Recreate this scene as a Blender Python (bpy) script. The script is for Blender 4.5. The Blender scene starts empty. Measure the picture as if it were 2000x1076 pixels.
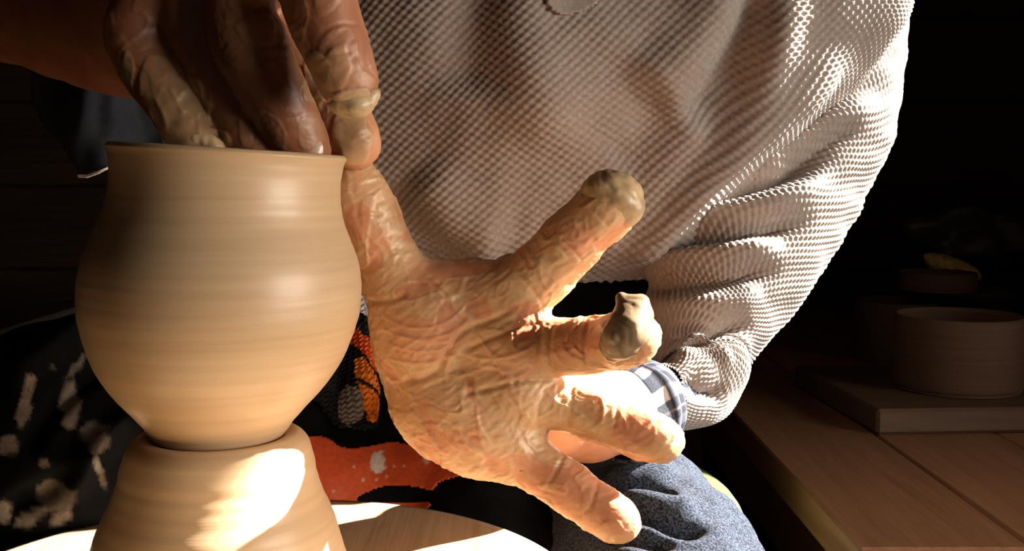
import bpy, math, random
import numpy as np
from mathutils import Vector, Matrix
from mathutils.bvhtree import BVHTree
random.seed(4); rng = np.random.default_rng(7)
SC = bpy.context.scene
COL = SC.collection

# ------------------------------------------------------------------ camera, world, sun, window light, exposure
F = 2100.0
CAMZ = 0.995
PITCH = math.atan((538 - 340) / F)
cam_d = bpy.data.cameras.new('camera'); cam = bpy.data.objects.new('camera', cam_d); COL.objects.link(cam)
cam.location = (0, 0, CAMZ); cam.rotation_euler = (math.pi / 2 - PITCH, 0, 0)
cam_d.sensor_width = 36; cam_d.lens = 36 * F / 2000; cam_d.clip_start = 0.02
SC.camera = cam
SC.view_settings.view_transform = 'Standard'; SC.view_settings.look = 'None'
SC.view_settings.gamma = 1; SC.view_settings.use_curve_mapping = False
SC.view_settings.exposure = 0.0
w = bpy.data.worlds.new('World'); SC.world = w; w.use_nodes = True
w.node_tree.nodes['Background'].inputs[0].default_value = (1.0, 0.72, 0.5, 1)
w.node_tree.nodes['Background'].inputs[1].default_value = 0.045
SUN = Vector((1.0, 0.30, 0.58)).normalized()
sd = bpy.data.lights.new('sun', 'SUN'); sd.energy = 48; sd.angle = math.radians(0.6); sd.color = (1.0, 0.94, 0.86)
so = bpy.data.objects.new('sun', sd); COL.objects.link(so); so.location = (3, 1, 3)
so.rotation_euler = SUN.to_track_quat('Z', 'Y').to_euler()
ad = bpy.data.lights.new('side_window_light', 'AREA'); ad.shape = 'RECTANGLE'; ad.size = 0.8; ad.size_y = 0.5; ad.spread = math.radians(80)
ad.energy = 4.7; ad.color = (1.0, 0.89, 0.76)
ao = bpy.data.objects.new('side_window_light', ad); COL.objects.link(ao); ao.location = (1.08, 0.06, 1.03)
ao.rotation_euler = (Vector((1.08, 0.06, 1.03)) - Vector((-0.05, 0.5, 0.95))).to_track_quat('Z', 'Y').to_euler()

# ------------------------------------------------------------------ helpers
CP, SP = math.cos(PITCH), math.sin(PITCH)
def P(px, py, d):
    """the point seen at a pixel of the 2000 x 1076 frame, at distance d along the view axis"""
    x = (px - 1000) / F * d; v = -(py - 538) / F * d
    return np.array((x, d * CP + v * SP, CAMZ - d * SP + v * CP))
def to_px(V):
    x = V[:, 0]; y = V[:, 1]; z = V[:, 2] - CAMZ
    d = y * CP - z * SP; v = y * SP + z * CP
    d = np.maximum(d, 0.05)
    return np.stack((1000 + x / d * F, 538 - v / d * F), 1), d
def smooth(a, b, x):
    t = np.clip((x - a) / (b - a), 0, 1); return t * t * (3 - 2 * t)
_perm = rng.permutation(512); _perm = np.concatenate((_perm, _perm))
_grad = rng.normal(size=(512, 3)); _grad /= np.linalg.norm(_grad, axis=1)[:, None]
def perlin(p):
    p = np.asarray(p, float); i = np.floor(p).astype(int); f = p - i; i &= 511
    u = f * f * f * (f * (f * 6 - 15) + 10)
    def g(a, b, c):
        h = _perm[(_perm[(_perm[(i[:, 0] + a) & 511] + i[:, 1] + b) & 511] + i[:, 2] + c) & 511]
        return ((f - (a, b, c)) * _grad[h]).sum(1)
    L = lambda a, b, t: a + t * (b - a)
    return 1.6 * L(L(L(g(0,0,0), g(1,0,0), u[:,0]), L(g(0,1,0), g(1,1,0), u[:,0]), u[:,1]),
                   L(L(g(0,0,1), g(1,0,1), u[:,0]), L(g(0,1,1), g(1,1,1), u[:,0]), u[:,1]), u[:,2])
def fbm(p, n=3):
    s = 0; a = 1.0
    for k in range(n): s = s + a * perlin(p * 2 ** k + 17.3 * k); a *= .5
    return s / 1.6
def catmull(pts, n):
    pts = np.asarray(pts, float); q = np.vstack((2 * pts[0] - pts[1], pts, 2 * pts[-1] - pts[-2])); out = []
    for i in range(len(pts) - 1):
        p0, p1, p2, p3 = q[i:i + 4]
        for k in range(n):
            t = k / n
            out.append(.5 * (2 * p1 + (p2 - p0) * t + (2 * p0 - 5 * p1 + 4 * p2 - p3) * t * t + (3 * p1 - p0 - 3 * p2 + p3) * t ** 3))
    out.append(pts[-1]); return np.array(out)
def poly_dist(Q, line, mx=160):
    """distance of 2D points to a polyline and the running fraction along it"""
    line = np.asarray(line, float); n0 = len(Q); Q0 = Q; lo = line.min(0) - mx; hi = line.max(0) + mx
    idx = np.nonzero(((Q > lo) & (Q < hi)).all(1))[0]; Q = Q[idx]
    best = np.full(len(Q), 1e9); fr = np.zeros(len(Q)); sg = np.zeros(len(Q))
    seg = np.linalg.norm(np.diff(line, axis=0), axis=1); L = seg.sum(); acc = 0
    for a, b, l in zip(line[:-1], line[1:], seg):
        t = np.clip(((Q - a) @ (b - a)) / (l * l), 0, 1); c = a + t[:, None] * (b - a); dv = Q - c
        dd = np.linalg.norm(dv, axis=1); m = dd < best
        best[m] = dd[m]; fr[m] = ((acc + t * l) / L)[m]
        sg[m] = np.sign((b[0] - a[0]) * dv[m, 1] - (b[1] - a[1]) * dv[m, 0]); acc += l
    B = np.full(n0, 1e9); Fr = np.zeros(n0); Sg = np.zeros(n0); B[idx] = best; Fr[idx] = fr; Sg[idx] = sg
    return B, Fr, Sg
def in_poly(Q, poly):
    poly = np.asarray(poly, float); r = np.zeros(len(Q), bool); j = len(poly) - 1
    for i in range(len(poly)):
        (xi, yi), (xj, yj) = poly[i], poly[j]
        c = ((yi > Q[:, 1]) != (yj > Q[:, 1])) & (Q[:, 0] < (xj - xi) * (Q[:, 1] - yi) / (yj - yi + 1e-12) + xi)
        r ^= c; j = i
    return r
def mesh_obj(name, V, Fc, mat, parent=None, loc=None, smooth_=True, attrs=None, uv=None):
    me = bpy.data.meshes.new(name); V = np.asarray(V, np.float32)
    loc = np.zeros(3, np.float32) if loc is None else np.asarray(loc, np.float32)
    V = V - loc
    if isinstance(Fc, np.ndarray):
        k = Fc.shape[1]; me.vertices.add(len(V)); me.vertices.foreach_set('co', V.ravel())
        me.loops.add(Fc.size); me.loops.foreach_set('vertex_index', Fc.astype(np.int32).ravel())
        me.polygons.add(len(Fc)); me.polygons.foreach_set('loop_start', np.arange(0, Fc.size, k, dtype=np.int32))
        me.update(calc_edges=True); me.validate()
    else:
        me.from_pydata(V.tolist(), [], Fc); me.update()
    if smooth_: me.polygons.foreach_set('use_smooth', np.ones(len(me.polygons), bool))
    for an, av in (attrs or {}).items():
        if av.ndim == 1:
            at = me.attributes.new(an, 'FLOAT', 'POINT'); at.data.foreach_set('value', av.astype(np.float32))
        else:
            at = me.attributes.new(an, 'FLOAT_COLOR', 'POINT')
            at.data.foreach_set('color', np.concatenate((av, np.ones((len(av), 1))), 1).astype(np.float32).ravel())
    if uv is not None:
        ul = me.uv_layers.new(name='UVMap'); li = np.zeros(len(me.loops), np.int32); me.loops.foreach_get('vertex_index', li)
        ul.data.foreach_set('uv', uv[li].astype(np.float32).ravel())
    me.materials.append(mat)
    o = bpy.data.objects.new(name, me); COL.objects.link(o)
    if parent is not None:
        o.parent = parent
        pw = np.array(parent.location) if parent.parent is None else np.array(parent.parent.location + parent.location)
        o.location = Vector(loc - np.array(pw, np.float32))
    else: o.location = Vector(loc)
    return o
def tag(o, label=None, cat=None, group=None, kind=None):
    for k, v in (('label', label), ('category', cat), ('group', group), ('kind', kind)):
        if v: o[k] = v
    return o
def empty(name, loc, label=None, cat=None, group=None):
    o = bpy.data.objects.new(name, None); COL.objects.link(o); o.location = Vector(loc); o.empty_display_size = .05
    bpy.context.view_layer.update(); return tag(o, label, cat, group)
def vnormals(V, Fc):
    a, b, c, d = (V[Fc[:, i]] for i in (0, 1, 2, -1)); n = np.cross(c - a, d - b); N = np.zeros_like(V)
    for i in range(Fc.shape[1]): 
        for k in range(3): N[:, k] += np.bincount(Fc[:, i], n[:, k], len(V))
    return N / (np.linalg.norm(N, axis=1)[:, None] + 1e-12)
def grid_faces(nu, nv, close_u=False):
    i, j = np.meshgrid(np.arange(nv - 1), np.arange(nu if close_u else nu - 1), indexing='ij'); j2 = (j + 1) % nu
    return np.stack((i * nu + j, i * nu + j2, (i + 1) * nu + j2, (i + 1) * nu + j), -1).reshape(-1, 4)

# signed-distance bodies, meshed sparsely with surface nets: groups of round cones, smooth-joined
def cone_d(p, a, b, ra, rb):
    ba = b - a; pa = p - a; bb = ba @ ba + 1e-12; s = pa @ ba; t = np.minimum(np.maximum(s / bb, 0), 1)
    q2 = np.einsum('ij,ij->i', pa, pa) - t * (2 * s - t * bb)
    return np.sqrt(np.maximum(q2, 0)) - (ra + t * (rb - ra))
def smin(a, b, k):
    h = np.maximum(k - np.abs(a - b), 0) / k
    return np.minimum(a, b) - h * h * k * .25
def chain(pts, n=4):
    """pixel chain (px, py, depth, radius in px) -> list of round cones in metres"""
    w_ = np.array([np.append(P(a, b, d), r * d / F) for a, b, d, r in pts]); c = catmull(w_, n)
    return [(c[i, :3], c[i + 1, :3], c[i, 3], c[i + 1, 3]) for i in range(len(c) - 1)]
def sdf_eval(p, groups, k_out, cull):
    c = p.mean(0); R = np.sqrt(((p - c) ** 2).sum(1).max()); D = None
    A, B, RA, RB, GI = groups[-1]
    ba = B - A; t = np.clip(((c - A) * ba).sum(1) / ((ba * ba).sum(1) + 1e-12), 0, 1)
    dc = np.linalg.norm(c - A - t[:, None] * ba, axis=1) - (RA + t * (RB - RA)); sel = np.nonzero(dc < dc.min() + 2 * R + cull)[0]
    p = (p - c).astype(np.float32)
    for gi, (prims, k) in enumerate(groups[:-1]):
        dg = None
        for j in sel[GI[sel] == gi]:
                e = cone_d(p, (A[j] - c).astype(np.float32), (B[j] - c).astype(np.float32), np.float32(RA[j]), np.float32(RB[j])); dg = e if dg is None else smin(dg, e, k)
        if dg is not None: D = dg if D is None else smin(D, dg, k_out)
    return D
def sdf_mesh(groups, h, k_out, cull=None, N=12):
    cull = max([k_out] + [k for _, k in groups]) * .8
    lo = np.min([np.minimum(a - ra, b - rb) for g, _ in groups for a, b, ra, rb in g], 0) - 4 * h
    lo2 = np.min([np.minimum(a, b) - max(ra, rb) for g, _ in groups for a, b, ra, rb in g], 0) - 4 * h
    hi = np.max([np.maximum(a, b) + max(ra, rb) for g, _ in groups for a, b, ra, rb in g], 0) + 4 * h
    lo = np.minimum(lo, lo2); nb = np.ceil((hi - lo) / (h * N)).astype(int)
    BI = np.stack(np.meshgrid(*[np.arange(n) for n in nb], indexing='ij'), -1).reshape(-1, 3)
    cen = lo + (BI + .5) * h * N
    dist = np.full(len(cen), 1e9); kk = max(k_out, max(k for _, k in groups))
    for g, _ in groups:
        for q in g: dist = np.minimum(dist, cone_d(cen, *q))
    BI = BI[np.abs(dist) < h * N * .9 + kk * 1.2]
    S = N + 2; gi = np.stack(np.meshgrid(*[np.arange(-1, N + 1)] * 3, indexing='ij'), -1).reshape(-1, 3)
    M = nb * N + 4; gid = lambda I: ((I[..., 0] + 2) * M[1] + I[..., 1] + 2) * M[2] + I[..., 2] + 2
    ids, pos, quads = [], [], []
    fl_ = [(q, gi_) for gi_, (g, _) in enumerate(groups) for q in g]
    groups = list(groups) + [tuple(np.array([q[k] for q, _ in fl_]) for k in range(4)) + (np.array([g for _, g in fl_]),)]
    offs = np.array([(a, b, c) for a in (0, 1) for b in (0, 1) for c in (0, 1)])
    edges = [(i, j) for i in range(8) for j in range(i + 1, 8) if np.abs(offs[i] - offs[j]).sum() == 1]
    for bi in BI:
        base = bi * N
        D = sdf_eval(lo + (gi + base) * h, groups, k_out, cull)
        if D is None: continue
        D = D.reshape(S, S, S); sgn = D < 0
        if sgn.all() or not sgn.any(): continue
        cnt = sum(sgn[a:S - 1 + a, b:S - 1 + b, c:S - 1 + c].astype(np.int8) for a, b, c in offs)
        act = np.argwhere((cnt > 0) & (cnt < 8))
        val = np.stack([D[act[:, 0] + a, act[:, 1] + b, act[:, 2] + c] for a, b, c in offs], 1)
        acc = np.zeros((len(act), 3)); n = np.zeros(len(act))
        for i, j in edges:
            m = (val[:, i] < 0) != (val[:, j] < 0); t = np.where(m, val[:, i] / (val[:, i] - val[:, j] + 1e-20), 0)
            acc += np.where(m[:, None], offs[i] + t[:, None] * (offs[j] - offs[i]), 0); n += m
        g = act - 1 + base
        ids.append(gid(g)); pos.append(lo + (g + acc / n[:, None]) * h)
        for ax in range(3):
            u, v = (ax + 1) % 3, (ax + 2) % 3
            sl0 = [slice(1, S - 1)] * 3; sl1 = list(sl0); sl1[ax] = slice(2, S)
            cr = np.argwhere(sgn[tuple(sl0)] != sgn[tuple(sl1)])
            if not len(cr): continue
            fl = sgn[tuple(sl0)][tuple(cr.T)]
            c0 = cr + base; eu = np.eye(3, dtype=int)[u]; ev = np.eye(3, dtype=int)[v]
            q = np.stack((gid(c0), gid(c0 - eu), gid(c0 - eu - ev), gid(c0 - ev)), 1)
            q[~fl] = q[~fl][:, ::-1]; quads.append(q)
    ids = np.concatenate(ids); pos = np.concatenate(pos); quads = np.concatenate(quads)
    uid, first = np.unique(ids, return_index=True); V = pos[first]
    Q = np.searchsorted(uid, quads); ok = (uid[np.clip(Q, 0, len(uid) - 1)] == quads).all(1)
    return V, Q[ok][:, ::-1] if False else Q[ok]
def outward(V, Q):
    a, b, c, d = (V[Q[:, i]] - V.mean(0) for i in range(4)); n = np.cross(c - a, d - b)
    vol = (n * (a + c)).sum()
    return Q if vol > 0 else Q[:, ::-1].copy()

# ------------------------------------------------------------------ materials
def new_mat(name, color=(.5, .5, .5), rough=.6, spec=.5, **kw):
    m = bpy.data.materials.new(name); m.use_nodes = True; b = m.node_tree.nodes['Principled BSDF']
    b.inputs['Base Color'].default_value = (*color, 1); b.inputs['Roughness'].default_value = rough
    b.inputs['Specular IOR Level'].default_value = spec
    for k, v in kw.items(): b.inputs[k.replace('_', ' ')].default_value = v
    return m, m.node_tree, b
def nd(t, typ, **kw):
    n = t.nodes.new(typ)
    for k, v in kw.items():
        if k in n.inputs: n.inputs[k].default_value = v
        else: setattr(n, k, v)
    return n
def coords(t, scale=(1, 1, 1), kind='Object', rot=(0, 0, 0)):
    c = nd(t, 'ShaderNodeTexCoord'); mp = nd(t, 'ShaderNodeMapping'); mp.inputs['Scale'].default_value = scale
    mp.inputs['Rotation'].default_value = rot
    t.links.new(c.outputs[kind], mp.inputs['Vector']); return mp.outputs[0]
def noise(t, vec, scale, detail=4, rough=.55, dist=0):
    n = nd(t, 'ShaderNodeTexNoise'); n.inputs['Scale'].default_value = scale; n.inputs['Detail'].default_value = detail
    n.inputs['Roughness'].default_value = rough; n.inputs['Distortion'].default_value = dist
    t.links.new(vec, n.inputs['Vector']); return n.outputs['Fac']
def ramp(t, fac, stops):
    r = nd(t, 'ShaderNodeValToRGB'); e = r.color_ramp.elements
    while len(e) < len(stops): e.new(.5)
    for q, (p, c) in zip(e, stops): q.position = p; q.color = (*c, 1)
    t.links.new(fac, r.inputs['Fac']); return r.outputs['Color']
def mixc(t, fac, a, b, mode='MIX'):
    m = nd(t, 'ShaderNodeMix', data_type='RGBA', blend_type=mode)
    for s, k in ((fac, 0), (a, 6), (b, 7)):
        if hasattr(s, 'links'): t.links.new(s, m.inputs[k])
        else: m.inputs[k].default_value = s if k == 0 else (*s, 1)
    return m.outputs[2]
def bump(t, b, height, strength, dist):
    n = nd(t, 'ShaderNodeBump'); n.inputs['Strength'].default_value = strength; n.inputs['Distance'].default_value = dist
    t.links.new(height, n.inputs['Height'])
    prev = b.inputs['Normal'].links
    if prev: t.links.new(prev[0].from_socket, n.inputs['Normal'])
    t.links.new(n.outputs[0], b.inputs['Normal'])
def attr(t, name, out='Color'):
    a = nd(t, 'ShaderNodeAttribute'); a.attribute_name = name; return a.outputs[out]

def wood_mat(name, dark, light, axis=1, rough=.6, scale=1.0):
    m, t, b = new_mat(name, rough=rough, spec=.3)
    s = [14 * scale] * 3; s[axis] = 1.2 * scale
    v = coords(t, tuple(s)); f = noise(t, v, 3, 6, .6, 1.2)
    c = ramp(t, f, [(.3, dark), (.7, light)]); s2 = [160.0] * 3; s2[axis] = 4
    g = noise(t, coords(t, tuple(s2)), 2, 3); c = mixc(t, .35, c, ramp(t, g, [(.35, dark), (.65, light)]))
    info = nd(t, 'ShaderNodeObjectInfo'); h = nd(t, 'ShaderNodeHueSaturation')
    mr = nd(t, 'ShaderNodeMapRange'); mr.inputs[3].default_value = .75; mr.inputs[4].default_value = 1.15
    t.links.new(info.outputs['Random'], mr.inputs[0]); t.links.new(mr.outputs[0], h.inputs['Value']); t.links.new(c, h.inputs['Color'])
    t.links.new(h.outputs[0], b.inputs['Base Color']); bump(t, b, g, .3, .0006); return m
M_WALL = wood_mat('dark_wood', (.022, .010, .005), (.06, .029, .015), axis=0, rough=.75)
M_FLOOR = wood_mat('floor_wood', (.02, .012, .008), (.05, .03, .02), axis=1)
M_TABLE = wood_mat('table_pine', (.20, .085, .04), (.34, .17, .085), axis=1, rough=.55)
M_BAT = wood_mat('wheel_board', (.40, .26, .14), (.60, .44, .27), axis=1, rough=.5, scale=1.6)
M_BOARD = wood_mat('ware_board_wood', (.09, .05, .03), (.16, .095, .055), axis=0)

def clay_mat(name, dark, light, rough, ring=True, wet=0.0):
    m, t, b = new_mat(name, rough=rough, spec=.5)
    f = noise(t, coords(t, (3, 3, 170)), 2, 5, .6); c = ramp(t, f, [(.3, dark), (.7, light)])
    sp = noise(t, coords(t, (1, 1, 1)), 900, 2); c = mixc(t, .12, c, ramp(t, sp, [(.35, dark), (.65, light)]))
    t.links.new(c, b.inputs['Base Color'])
    if ring: bump(t, b, noise(t, coords(t, (2, 2, 420)), 2, 4, .65), .16, .0004)
    if wet: b.inputs['Coat Weight'].default_value = wet; b.inputs['Coat Roughness'].default_value = .25
    return m
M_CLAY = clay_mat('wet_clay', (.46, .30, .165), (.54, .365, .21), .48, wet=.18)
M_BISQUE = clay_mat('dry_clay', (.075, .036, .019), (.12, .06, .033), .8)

def skin_mat(name, skin_a, skin_b, clay_a, clay_b):
    m, t, b = new_mat(name, rough=.5, spec=.5)
    o = coords(t); n1 = noise(t, o, 55, 5, .6, .6); n2 = noise(t, o, 260, 4)
    sk = ramp(t, n1, [(.3, skin_a), (.7, skin_b)]); cl = ramp(t, n1, [(.3, clay_a), (.7, clay_b)])
    shade_fac = attr(t, 'tan', 'Fac'); sk = mixc(t, shade_fac, sk, mixc(t, 1.0, sk, (.44, .36, .33), 'MULTIPLY')); cl = mixc(t, shade_fac, cl, mixc(t, 1.0, cl, (.62, .60, .60), 'MULTIPLY'))  # skin and clay darkened in colour to stand in for shade
    c = mixc(t, attr(t, 'clay', 'Fac'), sk, cl)
    t.links.new(c, b.inputs['Base Color'])
    b.inputs['Subsurface Weight'].default_value = .25; b.inputs['Subsurface Radius'].default_value = (1, .3, .12)
    b.inputs['Subsurface Scale'].default_value = .008
    rr = nd(t, 'ShaderNodeMapRange'); rr.inputs[3].default_value = .32; rr.inputs[4].default_value = .55
    t.links.new(n1, rr.inputs[0]); t.links.new(rr.outputs[0], b.inputs['Roughness'])
    bump(t, b, n2, .25, .0006)
    wv = noise(t, coords(t, (260, 900, 420), rot=(.3, .5, .4)), 1, 3, .6, .8); bump(t, b, wv, .22, .0004)
    return m
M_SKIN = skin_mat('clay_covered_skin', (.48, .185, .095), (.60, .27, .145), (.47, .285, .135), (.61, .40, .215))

def knit_mat(name, a, bcol):
    m, t, b = new_mat(name, rough=.9, spec=.15)
    n = noise(t, coords(t), 420, 4, .7); n2 = noise(t, coords(t), 9, 3)
    c = ramp(t, n, [(.3, a), (.7, bcol)]); c = mixc(t, .3, c, ramp(t, n2, [(.3, a), (.7, bcol)]))
    t.links.new(c, b.inputs['Base Color']); b.inputs['Sheen Weight'].default_value = .15
    bump(t, b, noise(t, coords(t), 1500, 2), .35, .0004); return m
M_KNIT = knit_mat('taupe_waffle_knit', (.185, .15, .128), (.31, .265, .235))

def jean_mat():
    m, t, b = new_mat('navy_fleece', rough=.95, spec=.1)
    n = noise(t, coords(t), 800, 3, .75)
    t.links.new(ramp(t, n, [(.42, (.003, .005, .011)), (.66, (.085, .107, .155))]), b.inputs['Base Color'])
    b.inputs['Sheen Weight'].default_value = .08
    bump(t, b, n, .9, .0016); return m
M_JEAN = jean_mat()
def apron_mat():
    m, t, b = new_mat('stained_black_cloth', rough=.8, spec=.12)
    n = noise(t, coords(t), 60, 6, .7); base = ramp(t, n, [(.35, (.0012, .0012, .0015)), (.75, (.0045, .0045, .0052))])
    st = ramp(t, noise(t, coords(t), 90, 6, .7), [(.3, (.16, .10, .06)), (.6, (.34, .29, .23))])
    t.links.new(mixc(t, attr(t, 'stain', 'Fac'), base, st), b.inputs['Base Color'])
    bump(t, b, noise(t, coords(t), 500, 3), .4, .0008); return m
M_APRON = apron_mat()
def col_mat(name, rough=.8, sc=300, st=.4, dist=.0006):
    m, t, b = new_mat(name, rough=rough, spec=.3)
    n = noise(t, coords(t), sc, 4)
    c = mixc(t, .5, attr(t, 'col'), ramp(t, n, [(.3, (.55, .55, .55)), (.7, (1.2, 1.2, 1.2))]), 'MULTIPLY')
    t.links.new(c, b.inputs['Base Color']); bump(t, b, n, st, dist); return m
M_ORANGE = col_mat('orange_printed_cloth', .55)
M_YARN = col_mat('coloured_yarn', .9, 900, .6)
M_PLAID = col_mat('navy_plaid_cotton', .85, 900)
def plain(name, c, rough=.6, var=.25, sc=40, spec=.4, **kw):
    m, t, b = new_mat(name, rough=rough, spec=spec, **kw)
    n = noise(t, coords(t), sc, 5)
    t.links.new(ramp(t, n, [(.3, tuple(x * (1 - var) for x in c)), (.7, tuple(x * (1 + var) for x in c))]), b.inputs['Base Color'])
    bump(t, b, n, .25, .001); return m
M_NAVY = plain('navy_shirt_cotton', (.006, .008, .014), .9, .4, 200)
M_WHITEHEM = plain('white_stitching', (.55, .5, .46), .8)
M_GREEN = plain('green_vinyl', (.11, .13, .045), .4, .25, 30)
M_METAL = plain('brushed_steel', (.35, .34, .33), .35, .2, 60, Metallic=1.0)
M_NAIL = plain('fingernail', (.52, .36, .27), .25, .15, 200)
M_PLASTIC = plain('grey_plastic', (.045, .035, .027), .45, .5, 25)
M_SPONGE = plain('yellow_sponge', (.75, .5, .17), .9, .35, 120)
M_PLASTER = plain('plaster', (.30, .25, .20), .85, .2, 60)
M_WALLP = plain('white_board', (.62, .55, .48), .7, .15, 20)

# ------------------------------------------------------------------ boxes and lathes
def box_arrays(x0, x1, y0, y1, z0, z1, bev=.002):
    import bmesh
    bm = bmesh.new(); bmesh.ops.create_cube(bm, size=1)
    for v in bm.verts:
        v.co = (x0 + (v.co.x + .5) * (x1 - x0), y0 + (v.co.y + .5) * (y1 - y0), z0 + (v.co.z + .5) * (z1 - z0))
    if bev: bmesh.ops.bevel(bm, geom=bm.edges[:], offset=bev, segments=1, affect='EDGES')
    V = [tuple(v.co) for v in bm.verts]; Fc = [[v.index for v in f.verts] for f in bm.faces]; bm.verts.index_update(); bm.free()
    return np.array(V), Fc
def box(name, x0, x1, y0, y1, z0, z1, mat, parent=None, bev=.002):
    V, Fc = box_arrays(x0, x1, y0, y1, z0, z1, bev)
    return mesh_obj(name, V, Fc, mat, parent, loc=((x0 + x1) / 2, (y0 + y1) / 2, z0), smooth_=False)
def lathe(name, prof, mat, parent=None, center=(0, 0, 0), n=96, wob=None):
    prof = np.asarray(prof, float); nv = len(prof); th = np.arange(n) / n * 2 * math.pi
    V = np.zeros((nv, n, 3)); V[..., 0] = prof[:, 0, None] * np.cos(th); V[..., 1] = prof[:, 0, None] * np.sin(th); V[..., 2] = prof[:, 1, None]
    V = V.reshape(-1, 3)
    if wob is not None: V = wob(V)
    Fq = grid_faces(n, nv, True)
    return mesh_obj(name, V + np.array(center), outward(V, Fq), mat, parent, loc=center)

# ------------------------------------------------------------------ the room
def planks_z(prefix_parent, y, x0, x1, z0, z1, h, mat, axis='x', xfix=0, skip=None):
    z = z0
    while z < z1:
        zz = min(z + h, z1); dz = random.uniform(0, .004)
        if axis == 'x': box('plank', x0, x1, y - .018 - dz, y, z + .002, zz - .002, mat, prefix_parent, .003)
        else: box('plank', xfix, xfix + .018 + dz, x0, x1, z + .002, zz - .002, mat, prefix_parent, .003)
        z = zz
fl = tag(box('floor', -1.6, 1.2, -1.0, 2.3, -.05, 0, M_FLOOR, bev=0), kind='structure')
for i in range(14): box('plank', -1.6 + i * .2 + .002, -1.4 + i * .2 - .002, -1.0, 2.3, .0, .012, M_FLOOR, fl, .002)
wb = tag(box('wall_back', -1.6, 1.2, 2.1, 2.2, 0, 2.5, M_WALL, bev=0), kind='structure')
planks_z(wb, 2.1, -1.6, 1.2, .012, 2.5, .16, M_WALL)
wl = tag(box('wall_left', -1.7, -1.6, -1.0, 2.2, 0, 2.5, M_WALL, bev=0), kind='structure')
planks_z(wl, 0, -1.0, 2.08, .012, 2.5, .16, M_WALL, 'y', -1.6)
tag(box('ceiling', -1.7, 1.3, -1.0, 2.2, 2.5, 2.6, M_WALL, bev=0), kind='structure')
# right wall with the sunny window opening y WY0..WY1, z WZ0..WZ1
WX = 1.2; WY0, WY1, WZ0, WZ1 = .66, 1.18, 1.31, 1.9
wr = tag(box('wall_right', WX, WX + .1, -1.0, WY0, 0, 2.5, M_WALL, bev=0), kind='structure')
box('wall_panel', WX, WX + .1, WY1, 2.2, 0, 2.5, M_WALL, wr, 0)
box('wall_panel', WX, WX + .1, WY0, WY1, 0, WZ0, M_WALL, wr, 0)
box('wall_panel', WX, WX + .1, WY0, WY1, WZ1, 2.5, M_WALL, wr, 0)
wf = tag(box('window_1', WX - .02, WX + .0, WY0 - .05, WY1 + .05, WZ0 - .05, WZ0, M_TABLE), kind='structure')
box('window_frame', WX - .02, WX, WY0 - .05, WY1 + .05, WZ1, WZ1 + .05, M_TABLE, wf)
box('window_frame', WX - .02, WX, WY0 - .05, WY0, WZ0, WZ1, M_TABLE, wf)
box('window_frame', WX - .02, WX, WY1, WY1 + .05, WZ0, WZ1, M_TABLE, wf)

# unseen panel added in the window to keep sun off pot and upper hands
box('sun_blocker', WX + .004, WX + .02, WY0 + .001, .955, 1.644, WZ1 - .001, M_TABLE, wf, 0)

# ------------------------------------------------------------------ work table on the right, with its planks, and what stands on it
TZ = CAMZ - .25
tb = empty('work_table', (.5, 1.25, 0), 'long pine work table of wide planks along the right wall', 'table')
TY0, TY1 = .70, 2.0; TX = .232
for i in range(5):
    x0 = TX + i * .118
    box('plank', x0 + .0008, x0 + .1172, TY0, TY1, TZ - .03, TZ + random.uniform(-.0008, .0008), M_TABLE, tb, .002)
box('apron_rail', TX + .03, TX + .05, TY0 + .05, TY1 - .05, TZ - .12, TZ - .0305, M_TABLE, tb)
for xx in (TX + .05, TX + .5):
    for yy in (TY0 + .06, TY1 - .12): box('leg', xx, xx + .06, yy, yy + .06, .012, TZ - .031, M_TABLE, tb)
def TP(px, py):  # where a pixel's ray meets the table top
    a = P(px, py, 1.0); dz = a[2] - CAMZ; k = (TZ - CAMZ) / dz; return np.array((a[0] * k, a[1] * k, TZ))
c0 = TP(1712, 852)
bx = box_arrays(0, .30, 0, .24, .001, .026, .003)
wbd = tag(mesh_obj('ware_board', bx[0] + c0, bx[1], M_BOARD, None, c0, False), 'thick wooden ware board under the wide clay cylinder on the table', 'board')
wbd.rotation_euler.z = math.radians(4)
def cyl_pot(name, px0, px1, pyb, pyt, z0, label, mat, yd, lean=0, group=None):
    d = yd; s = d / F; r = (px1 - px0) / 2 * s; c = P((px0 + px1) / 2, pyb, d); hgt = (pyb - pyt) * s
    c = np.array((c[0], c[1], z0))
    pr = [(0.0001, 0), (r * .9, 0), (r * .97, .002), (r, .008), (r * 1.0, hgt * .5), (r * .99, hgt - .006), (r * .975, hgt - .001), (r * .95, hgt), (r * .93, hgt - .002), (r * .92, hgt - .01), (r * .9, hgt * .5), (r * .85, .012), (0.0001, .010)]
    e = catmull(pr, 3)
    o = lathe(name, e, mat, None, c, 64); return tag(o, label, 'bowl' if 'bowl' in name else 'pot', group)
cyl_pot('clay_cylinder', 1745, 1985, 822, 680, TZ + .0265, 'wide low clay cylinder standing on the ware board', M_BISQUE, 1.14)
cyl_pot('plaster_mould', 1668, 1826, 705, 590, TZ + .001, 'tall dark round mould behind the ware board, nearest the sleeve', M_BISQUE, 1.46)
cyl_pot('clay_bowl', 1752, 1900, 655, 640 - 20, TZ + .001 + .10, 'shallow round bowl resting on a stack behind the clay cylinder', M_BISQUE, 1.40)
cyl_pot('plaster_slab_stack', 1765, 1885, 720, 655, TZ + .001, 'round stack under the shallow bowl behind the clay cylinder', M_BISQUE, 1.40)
cyl_pot('storage_tub', 1936, 2080, 720, 622, TZ + .001, 'dark tub at the edge of the table beyond the clay cylinder', M_BISQUE, 1.38)
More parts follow.
